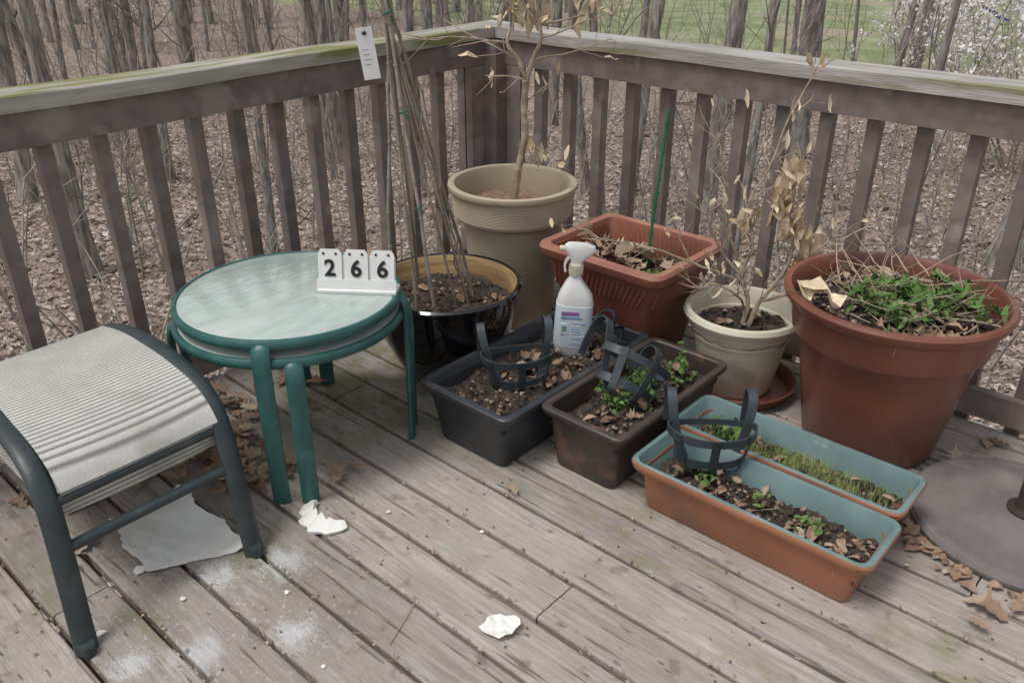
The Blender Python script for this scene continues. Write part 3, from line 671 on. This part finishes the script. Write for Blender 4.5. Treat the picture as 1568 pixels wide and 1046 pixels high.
# ---------------------------------------------------------------- umbrella base
pc=(-.176,2.27,0); mb=MB()
mb.lathe([(0,.0),(.275,.0),(.287,.008),(.289,.02),(.282,.032),(.262,.036),(.256,.033),(.23,.035),(.10,.052),(.06,.056),(0.0,.056)],pc,0,n=72)
mb.lathe([(.05,.055),(.05,.062),(.034,.067),(.03,.075),(.03,.30),(.025,.305),(.025,.30)],pc,1,n=24)
mb.lathe([(.0235,.25),(.0235,.46),(.019,.462)],pc,1,n=20)
mb.tube([(pc[0]+.03,pc[1],.24),(pc[0]+.06,pc[1],.24)],.007,1,n=8); mb.tube([(pc[0]+.06,pc[1]-.018,.24),(pc[0]+.06,pc[1]+.018,.24)],.009,1,n=8)
mb.obj('umbrella_base',[M_stone,M_bronze])
mb=MB(); pts=[]
for i in range(34):
    a=i*.35; pts.append(Vector((-.50+(.09+.01*math.sin(i))*math.cos(a)+.003*i,2.33+.05*math.sin(a)+.002*i,.006+.0012*(i%5))))
mb.tube(pts,.0028,0,n=6); mb.obj('coiled_garden_wire',[mat('green_wire',(.04,.075,.07),rough=.5,bump=0)])

# ---------------------------------------------------------------- sheet, shards and leaves on deck
mb=MB(); n=24; vs=[];fs=[]
co=[Vector((-2.00,.63,.0)),Vector((-1.99,.82,0)),Vector((-1.655,.835,0)),Vector((-1.765,.60,0))]
for i in range(n+1):
    for j in range(n+1):
        s_,t=i/n,j/n; p=co[0]*(1-s_)*(1-t)+co[1]*(1-s_)*t+co[2]*s_*t+co[3]*s_*(1-t)
        e=.024*noise.noise(p*11)+.008*noise.noise(p*60)
        p=p+Vector((e,e,0)); z=.008+.02*(1-s_)**2*(.4+t*.6)+.022*(2*t-1)**2*(1-.4*s_)+.008*noise.noise(p*9)+.003*noise.noise(p*30)
        vs.append(Vector((p.x,p.y,max(.006,z))))
m0=len(vs); vs+=[v-Vector((0,0,.004)) for v in vs]
for i in range(n):
    for j in range(n):
        a=i*(n+1)+j; fs+= [(a,a+n+1,a+n+2,a+1),(m0+a,m0+a+1,m0+a+n+2,m0+a+n+1)]
for i in range(n):
    for (a,b) in ((i,i+1),(n*(n+1)+i+1,n*(n+1)+i),((i+1)*(n+1),i*(n+1)),(i*(n+1)+n,(i+1)*(n+1)+n)): fs.append((a,b,b+m0,a+m0))
mb.add(vs,fs,0); mb.obj('crumpled_white_sheet',[M_shard])
mb=MB()
c=Vector((-1.612,1.065,0)); pts=[];rad=[]
for i in range(17):
    a=math.radians(-175+165*i/16); q=noise.noise(Vector((i*.7,1,2)))
    pts.append(c+Vector((.066*math.cos(a)*1.1,.062*math.sin(a),.012+.004*q))); rad.append((.012+.015*math.sin(math.pi*i/16))*(1+.5*q))
mb.tube(pts,rad,0,up=(0,0,1),sect=[(-1,-.4),(1,-.55),(1.05,-.2),(.2,.1),(-.7,.6)]); mb.obj('broken_ceramic_shard',[M_shard],smooth=False)
mb=MB(); c=Vector((-.985,1.062,0)); vs=[];fs=[]; K=7; nn=16
vs=[c+Vector((0,0,.014))]
out=[U(.75,1.15) for _ in range(nn)]
for i in range(1,K):
    for j in range(nn):
        a=j*2*math.pi/nn; r=i/(K-1)*out[j]; x,y=.045*r*math.cos(a),.040*r*math.sin(a)
        vs.append(c+Matrix.Rotation(.7,3,'Z')@Vector((x,y,.010+.008*noise.noise(Vector((x*50,y*50,3)))+.008*(r**2)*max(0,math.cos(a)))))
for j in range(nn): fs.append((0,1+j,1+(j+1)%nn))
for i in range(K-2):
    for j in range(nn): a=1+i*nn+j; b=1+i*nn+(j+1)%nn; fs.append((a,a+nn,b+nn,b))
mb.add(vs,fs,0)
for (x,y,s_) in ((-1.66,.44,.012),(-1.62,.62,.008),(-1.25,1.28,.006),(-1.5,1.17,.007),(-1.79,.60,.02),(-1.2,.72,.006),(-1.45,.8,.008)):
    mb.add([(x+s_*math.cos(i*1.05)*U(.6,1.2),y+s_*math.sin(i*1.05)*U(.6,1.2),.006) for i in range(6)],[tuple(range(6))],0)
mb.obj('paper_scraps',[M_shard],smooth=False)

mb=MB()
def L(x,y,s_,k='oak',mi=0,z=.012):
    if -2.06<x<-1.64 and .56<y<.88: return
    mb.leaf((x,y,z),s_,mi,k,rot=Euler((U(-.2,.2),U(-.2,.2),U(0,6.28))),curl=U(.2,.9))
for (x,y,s_) in ((-1.741,1.185,.12),(-.404,2.46,.10),(-.171,1.875,.12),(-1.30,1.46,.06),(-.10,1.93,.09),(-.16,1.80,.06),(-1.72,1.23,.06)): L(x,y,s_,z=.02)
for i in range(90):
    x=-2.24+rnd.gauss(0,.11); y=1.02+rnd.gauss(0,.2); L(x if x>-2.5 else -2.45,y,U(.05,.11),z=.012+U(0,.05)*(rnd.random()**2))
for i in range(50): L(U(-2.15,-1.85),U(.86,1.12),U(.05,.10),z=.012+U(0,.03))
for i in range(20): L(U(-2.3,-2.08),U(.5,.9),U(.05,.10))
for i in range(20): L(U(-2.5,-1.7),U(2.3,2.7),U(.05,.10))
for i in range(20): L(U(-.9,1.2),U(2.62,2.7),U(.05,.09))
for i in range(34):
    a=U(-2.6,-1.2); r=.30+U(0,.05); L(-.176+r*math.cos(a),2.27+r*math.sin(a),U(.02,.06),'small')
for i in range(1900):
    kk=rnd.randint(-9,9); y=1.147+pitch*kk-.005+rnd.gauss(0,.006 if rnd.random()<.75 else .04); x=U(-2.4,.9)
    s_=U(.003,.009)
    if rnd.random()<.75: mb.leaf((x,y,.004),s_*1.6,1,'small',rot=Euler((U(-.5,.5),U(-.5,.5),U(0,6.28))))
    else: a=U(-.4,.4); mb.tube([(x,y,.003),(x+s_*3*math.cos(a),y+s_*3*math.sin(a),.004)],.001,1,n=3)
mb.tube([(-1.14,.86,.004),(-1.19,.98,.006)],.0016,1,n=4)
mb.obj('fallen_leaves',[M_dry,ramp_island('crumbs',[(.5,.38,.24),(.28,.18,.11),(.55,.46,.34),(.13,.09,.06)],var=False)])

# ================================================================= WOODS
GZ=-3.0
def gh(x,y):
    d=math.hypot(x,y); a=min(1,max(0,(d-4)/10))
    return GZ+a*(.35*noise.noise(Vector((x*.09,y*.09,0)))+.10*noise.noise(Vector((x*.4,y*.4,3))))
def groundmat():
    m=bpy.data.materials.new('woodland_ground'); m.use_nodes=True; N=m.node_tree.nodes;L_=m.node_tree.links;b=N['Principled BSDF']
    b.inputs['Roughness'].default_value=.95; b.inputs['Specular IOR Level'].default_value=.1
    tc=N.new('ShaderNodeTexCoord'); v=N.new('ShaderNodeTexVoronoi'); v.inputs['Scale'].default_value=13; L_.new(tc.outputs['Object'],v.inputs['Vector'])
    sp=N.new('ShaderNodeSeparateColor'); L_.new(v.outputs['Color'],sp.inputs[0])
    r=N.new('ShaderNodeValToRGB'); e=r.color_ramp.elements; e[0].color=rgb(.15,.11,.09); e[1].color=rgb(.48,.40,.34)
    for p,c in ((.3,(.31,.235,.19)),(.6,(.40,.31,.255)),(.8,(.24,.175,.14))): q=e.new(p); q.color=rgb(*c)
    L_.new(sp.outputs[0],r.inputs[0])
    def nz(s,d=4):
        n=N.new('ShaderNodeTexNoise'); n.inputs['Scale'].default_value=s; n.inputs['Detail'].default_value=d; L_.new(tc.outputs['Object'],n.inputs[0]); return n.outputs[0]
    def mx(f,a,c):
        x=N.new('ShaderNodeMix'); x.data_type='RGBA'; L_.new(f,x.inputs[0])
        for i,q in ((6,a),(7,c)):
            if isinstance(q,tuple): x.inputs[i].default_value=rgb(*q)
            else: L_.new(q,x.inputs[i])
        return x.outputs[2]
    def mr(f,a,c,lo=0,hi=1):
        x=N.new('ShaderNodeMapRange'); x.interpolation_type='SMOOTHSTEP'
        for i,vv in ((1,a),(2,c),(3,lo),(4,hi)): x.inputs[i].default_value=vv
        L_.new(f,x.inputs[0]); return x.outputs[0]
    col=mx(mr(nz(.5),.42,.62,0,.6),r.outputs[0],(.25,.195,.16))
    grass=mx(mr(nz(.7,6),.35,.65),(.20,.245,.12),(.32,.35,.20))
    grass=mx(mr(nz(.25,5),.53,.65),grass,(.36,.31,.235))
    d=N.new('ShaderNodeVectorMath'); d.operation='DOT_PRODUCT'; L_.new(tc.outputs['Object'],d.inputs[0])
    q=F2+R2*.72; d.inputs[1].default_value=(q.x,q.y,0)
    ad=N.new('ShaderNodeMath'); ad.operation='MULTIPLY_ADD'; L_.new(nz(.12),ad.inputs[0]); ad.inputs[1].default_value=12; L_.new(d.outputs['Value'],ad.inputs[2])
    col=mx(mr(ad.outputs[0],41,44),col,grass)
    L_.new(col,b.inputs['Base Color'])
    bp=N.new('ShaderNodeBump'); bp.inputs['Strength'].default_value=.8; bp.inputs['Distance'].default_value=.05; L_.new(sp.outputs[1],bp.inputs['Height']); L_.new(bp.outputs[0],b.inputs['Normal'])
    return m
mb=MB(); K=110; cs=[math.copysign((abs(i)/K)**2.2*600,i) for i in range(-K,K+1)]
vs=[(x,y,gh(x,y)) for x in cs for y in cs]; W=2*K+1
mb.add(vs,[(i*W+j,(i+1)*W+j,(i+1)*W+j+1,i*W+j+1) for i in range(W-1) for j in range(W-1)],0)
mb.obj('woodland_ground',[groundmat()])
mb=MB(); vs=[];fs=[]
for i in range(60000):
    t=U(0,1); s_=3.6+18*t**1.15; c_=U(-.72,.72)*(s_+2); p=C(c_,s_); z=gh(p.x,p.y)+.012
    a=U(0,6.28); l=U(.03,.065); w=l*U(.35,.6); ca,sa=math.cos(a),math.sin(a); o=len(vs); z+=U(0,.04)
    e=[U(-.02,.04) for _ in range(4)]
    vs+= [(p.x+l*ca,p.y+l*sa,z+e[0]),(p.x-w*sa,p.y+w*ca,z+e[1]),(p.x-l*ca,p.y-l*sa,z+e[2]),(p.x+w*sa,p.y-w*ca,z+e[3])]
    fs+= [(o,o+1,o+2),(o,o+2,o+3)]
mb.add(vs,fs,0)
mb.obj('leaf_litter',[ramp_island('litter_leaf',[(.19,.14,.115),(.40,.31,.255),(.56,.48,.42),(.32,.235,.19),(.66,.60,.54),(.26,.19,.15)],var=False)],smooth=False)

protos=[]
for v in range(6):
    mb=MB(); rnd.seed(100+v); H=11+v*.4
    pts=[Vector((0,0,-.3))]; d=Vector((U(-.06,.06),U(-.06,.06),1))
    for i in range(14):
        d=(d+Vector((U(-.06,.06),U(-.06,.06),.02))).normalized(); pts.append(pts[-1]+d*H/14)
    rr=[.15*(1-.75*i/14) for i in range(15)]; rr[0]=.22
    p2=[];r2=[]
    for i in range(14):
        for j in range(3): f=j/3; p2.append(pts[i].lerp(pts[i+1],f)); r2.append((rr[i]*(1-f)+rr[i+1]*f)*U(.95,1.05))
    p2.append(pts[-1]); r2.append(rr[-1]); mb.tube(p2,r2,0,n=10)
    for b in range(10):
        i=rnd.randint(4,13); a=U(0,6.28)
        grow(mb,pts[i],(math.cos(a),math.sin(a),U(.4,1.2)),U(1.2,2.8)*(1-.3*i/14),rr[i]*U(.25,.45),2,5,.2,4,3,0,.3)
    for b in range(5):
        i=rnd.randint(1,4); a=U(0,6.28)
        grow(mb,pts[i],(math.cos(a),math.sin(a),U(.1,.8)),U(.6,1.8),.012,2,5,.2,3,3,0,.3)
    me=mb.obj('p',[M_bark],angle=60); protos.append(me.data); bpy.data.objects.remove(me)
saps=[]
for v in range(8):
    mb=MB(); rnd.seed(300+v)
    grow(mb,(0,0,-.1),(U(-.2,.2),U(-.2,.2),1),U(2.2,3.8),U(.012,.024),2,8,.13,4,8,0,.3,ang=(.4,1.1),ratio=(.2,.42))
    me=mb.obj('s',[M_bark2]); saps.append(me.data); bpy.data.objects.remove(me)
rnd.seed(5)
def place(data,name,p,s_,sz=None,par=None,lean=.05):
    o=bpy.data.objects.new(name,data); sc.collection.objects.link(o); o.location=(p.x,p.y,gh(p.x,p.y)); o.rotation_euler=(U(-lean,lean),U(-lean,lean),U(0,6.28)); o.scale=(s_,s_,sz or s_)
    if par: o.parent=par
    return o
key=[(5.6,16.5,1.35),(-5.6,10.5,.78),(6.7,10.9,1.25),(3.1,13.2,.95),(1.4,13,.6),(-8,13.5,.9),(-7.8,20.9,1.5),(-6.2,15,.7),(-3.6,17,.8),(.9,20,.9),(4.7,19,.9),(7.6,22,1.2),(-10,17,1.0),(-2.2,24,1.1),(-.6,11.5,.45),(2.6,9.5,.42),(4.4,9.0,.36),(-3.4,11.3,.45),(11,24,1.1),(-5.0,26,1.2)]
for (a,b,s_) in key: place(rnd.choice(protos),'tree',C(a,b),s_,1.0 if s_>.7 else .7)
n=0
while n<62:
    b=U(13,38); a=U(-.85,.5)*b
    if a>2 and rnd.random()<.8: continue
    place(rnd.choice(protos),'tree',C(a,b),U(.22,.95),U(.75,1.1),None,.09); n+=1
for i in range(12):
    a=U(0,6.28); d=U(10,30); p=Vector((math.cos(a)*d,math.sin(a)*d,0)); 
    if p.dot(F2)<0: place(rnd.choice(protos),'tree',p,U(.7,1.2),1)
far=empty('distant_trees')
for i in range(170):
    b=U(34,80); a=U(-.9,.9)*b
    if a>b*.08 and b<66: 
        if rnd.random()<.93: continue
    place(rnd.choice(protos),'distant_tree',C(a,b),U(.6,1.4),U(.9,1.3),far)
ug=empty('undergrowth_saplings')
n=0
while n<470:
    t=U(0,1); b=5.8+34*t; a=U(-.72,.72)*(b+1)
    if b>15 and a>0 and rnd.random()<.62: continue
    place(rnd.choice(saps),'sapling',C(a,b),U(.45,1.2)*(1 if b<20 else 1.25),None,ug,.25); n+=1
mb=MB()
for i in range(80):
    b=U(6,24); a=U(-.7,.7)*b; p=C(a,b); p.z=gh(p.x,p.y)+.05; an=U(0,6.28)
    grow(mb,p,(math.cos(an),math.sin(an),.02),U(.8,3.2),U(.012,.05),1,6,.12,6,3,0,.3,up=-.0)
mb.obj('fallen_branches',[M_bark2])
def bloom_shrub(a,b,s_,k=12):
    mb=MB(); p=C(a,b); z=gh(p.x,p.y)
    def fl(q):
        for _ in range(3):
            mb.leaf(q+Vector((U(-.07,.07),U(-.07,.07),U(-.07,.07))),U(.06,.10),1,'small',rot=Euler((U(-3,3),U(-3,3),U(0,6))))
    for i in range(k): grow(mb,(p.x+U(-.3,.3),p.y+U(-.3,.3),z),(U(-.6,.6),U(-.6,.6),1.1),s_*U(.7,1.1),.02,3,5,.2,4,4,0,.35,leafcb=fl,ang=(.4,.9))
    mb.obj('flowering_shrub',[M_bark2,M_bloom])
bloom_shrub(8.9,15.2,3.0); bloom_shrub(11.2,19.0,3.0); bloom_shrub(10.6,24,2.6,8); bloom_shrub(-13.2,30,2.4,8)
par=empty('playground_swing_set'); p=C(18.4,37); z=gh(p.x,p.y)
mb=MB(); mb.box(-1,1,-.8,.8,1.2,1.35,0); 
for x in (-1,1):
    for y in (-.8,.8): mb.box(x-.06,x+.06,y-.06,y+.06,-.2,2.6,0)
mb.add([(-1.2,-1,2.5),(1.2,-1,2.5),(1.2,0,3.2),(-1.2,0,3.2),(1.2,1,2.5),(-1.2,1,2.5)],[(0,1,2,3),(3,2,4,5)],1)
mb.tube([(1,0,1.3),(2,0,.9),(3,0,.3),(3.5,0,.2)],1,1,up=(0,0,1),sect=[(-.3,-.03),(.3,-.03),(.3,.15),(.26,.0),(-.26,0),(-.3,.15)])
mb.tube([(-1,0,2.4),(-4.5,0,2.4)],.06,0); mb.tube([(-4.5,0,2.4),(-4.6,-1,-.2)],.06,0); mb.tube([(-4.5,0,2.4),(-4.6,1,-.2)],.06,0)
for x in (-2,-3.3):
    mb.tube([(x-.2,0,2.4),(x-.2,0,.6)],.015,0); mb.tube([(x+.2,0,2.4),(x+.2,0,.6)],.015,0); mb.box(x-.25,x+.25,-.12,.12,.55,.6,2)
mb.obj('frame_and_slide',[mat('cedar',(.3,.15,.08),bump=0),mat('blue_canopy',(.03,.08,.35),bump=0),mat('yellow_seat',(.6,.4,.05),bump=0)],smooth=False,parent=par); par.location=(p.x,p.y,z); par.rotation_euler=(0,0,math.radians(40)); par.scale=(.55,.55,.55)

# ---------------------------------------------------------------- light
w=bpy.data.worlds.new('World'); sc.world=w; w.use_nodes=True; N=w.node_tree.nodes; Lk=w.node_tree.links
bg=N['Background']; sky=N.new('ShaderNodeTexSky'); sky.sky_type='NISHITA'; sky.sun_disc=False
el=math.radians(66); az=math.radians(200)
sky.sun_elevation=el; sky.sun_rotation=az; sky.dust_density=3; sky.air_density=1
hs=N.new('ShaderNodeHueSaturation'); hs.inputs['Saturation'].default_value=.28
Lk.new(sky.outputs[0],hs.inputs['Color']); Lk.new(hs.outputs[0],bg.inputs['Color']); bg.inputs['Strength'].default_value=.15
sd=bpy.data.lights.new('sun','SUN'); sd.energy=1.5; sd.angle=math.radians(18); sd.color=(1,.975,.94)
so=bpy.data.objects.new('sun',sd); sc.collection.objects.link(so)
sv=Vector((math.sin(az)*math.cos(el),math.cos(az)*math.cos(el),math.sin(el)))
so.rotation_euler=sv.to_track_quat('Z','Y').to_euler()
cam=bpy.data.cameras.new('camera'); co=bpy.data.objects.new('camera',cam); sc.collection.objects.link(co)
co.location=(0,0,1.5); co.rotation_euler=(math.radians(62.7),0,math.radians(41.7)); cam.lens=29.85; cam.sensor_width=36; cam.clip_end=2000; cam.clip_start=.02
sc.camera=co
sc.view_settings.view_transform='Standard'; sc.view_settings.look='None'; sc.view_settings.exposure=0
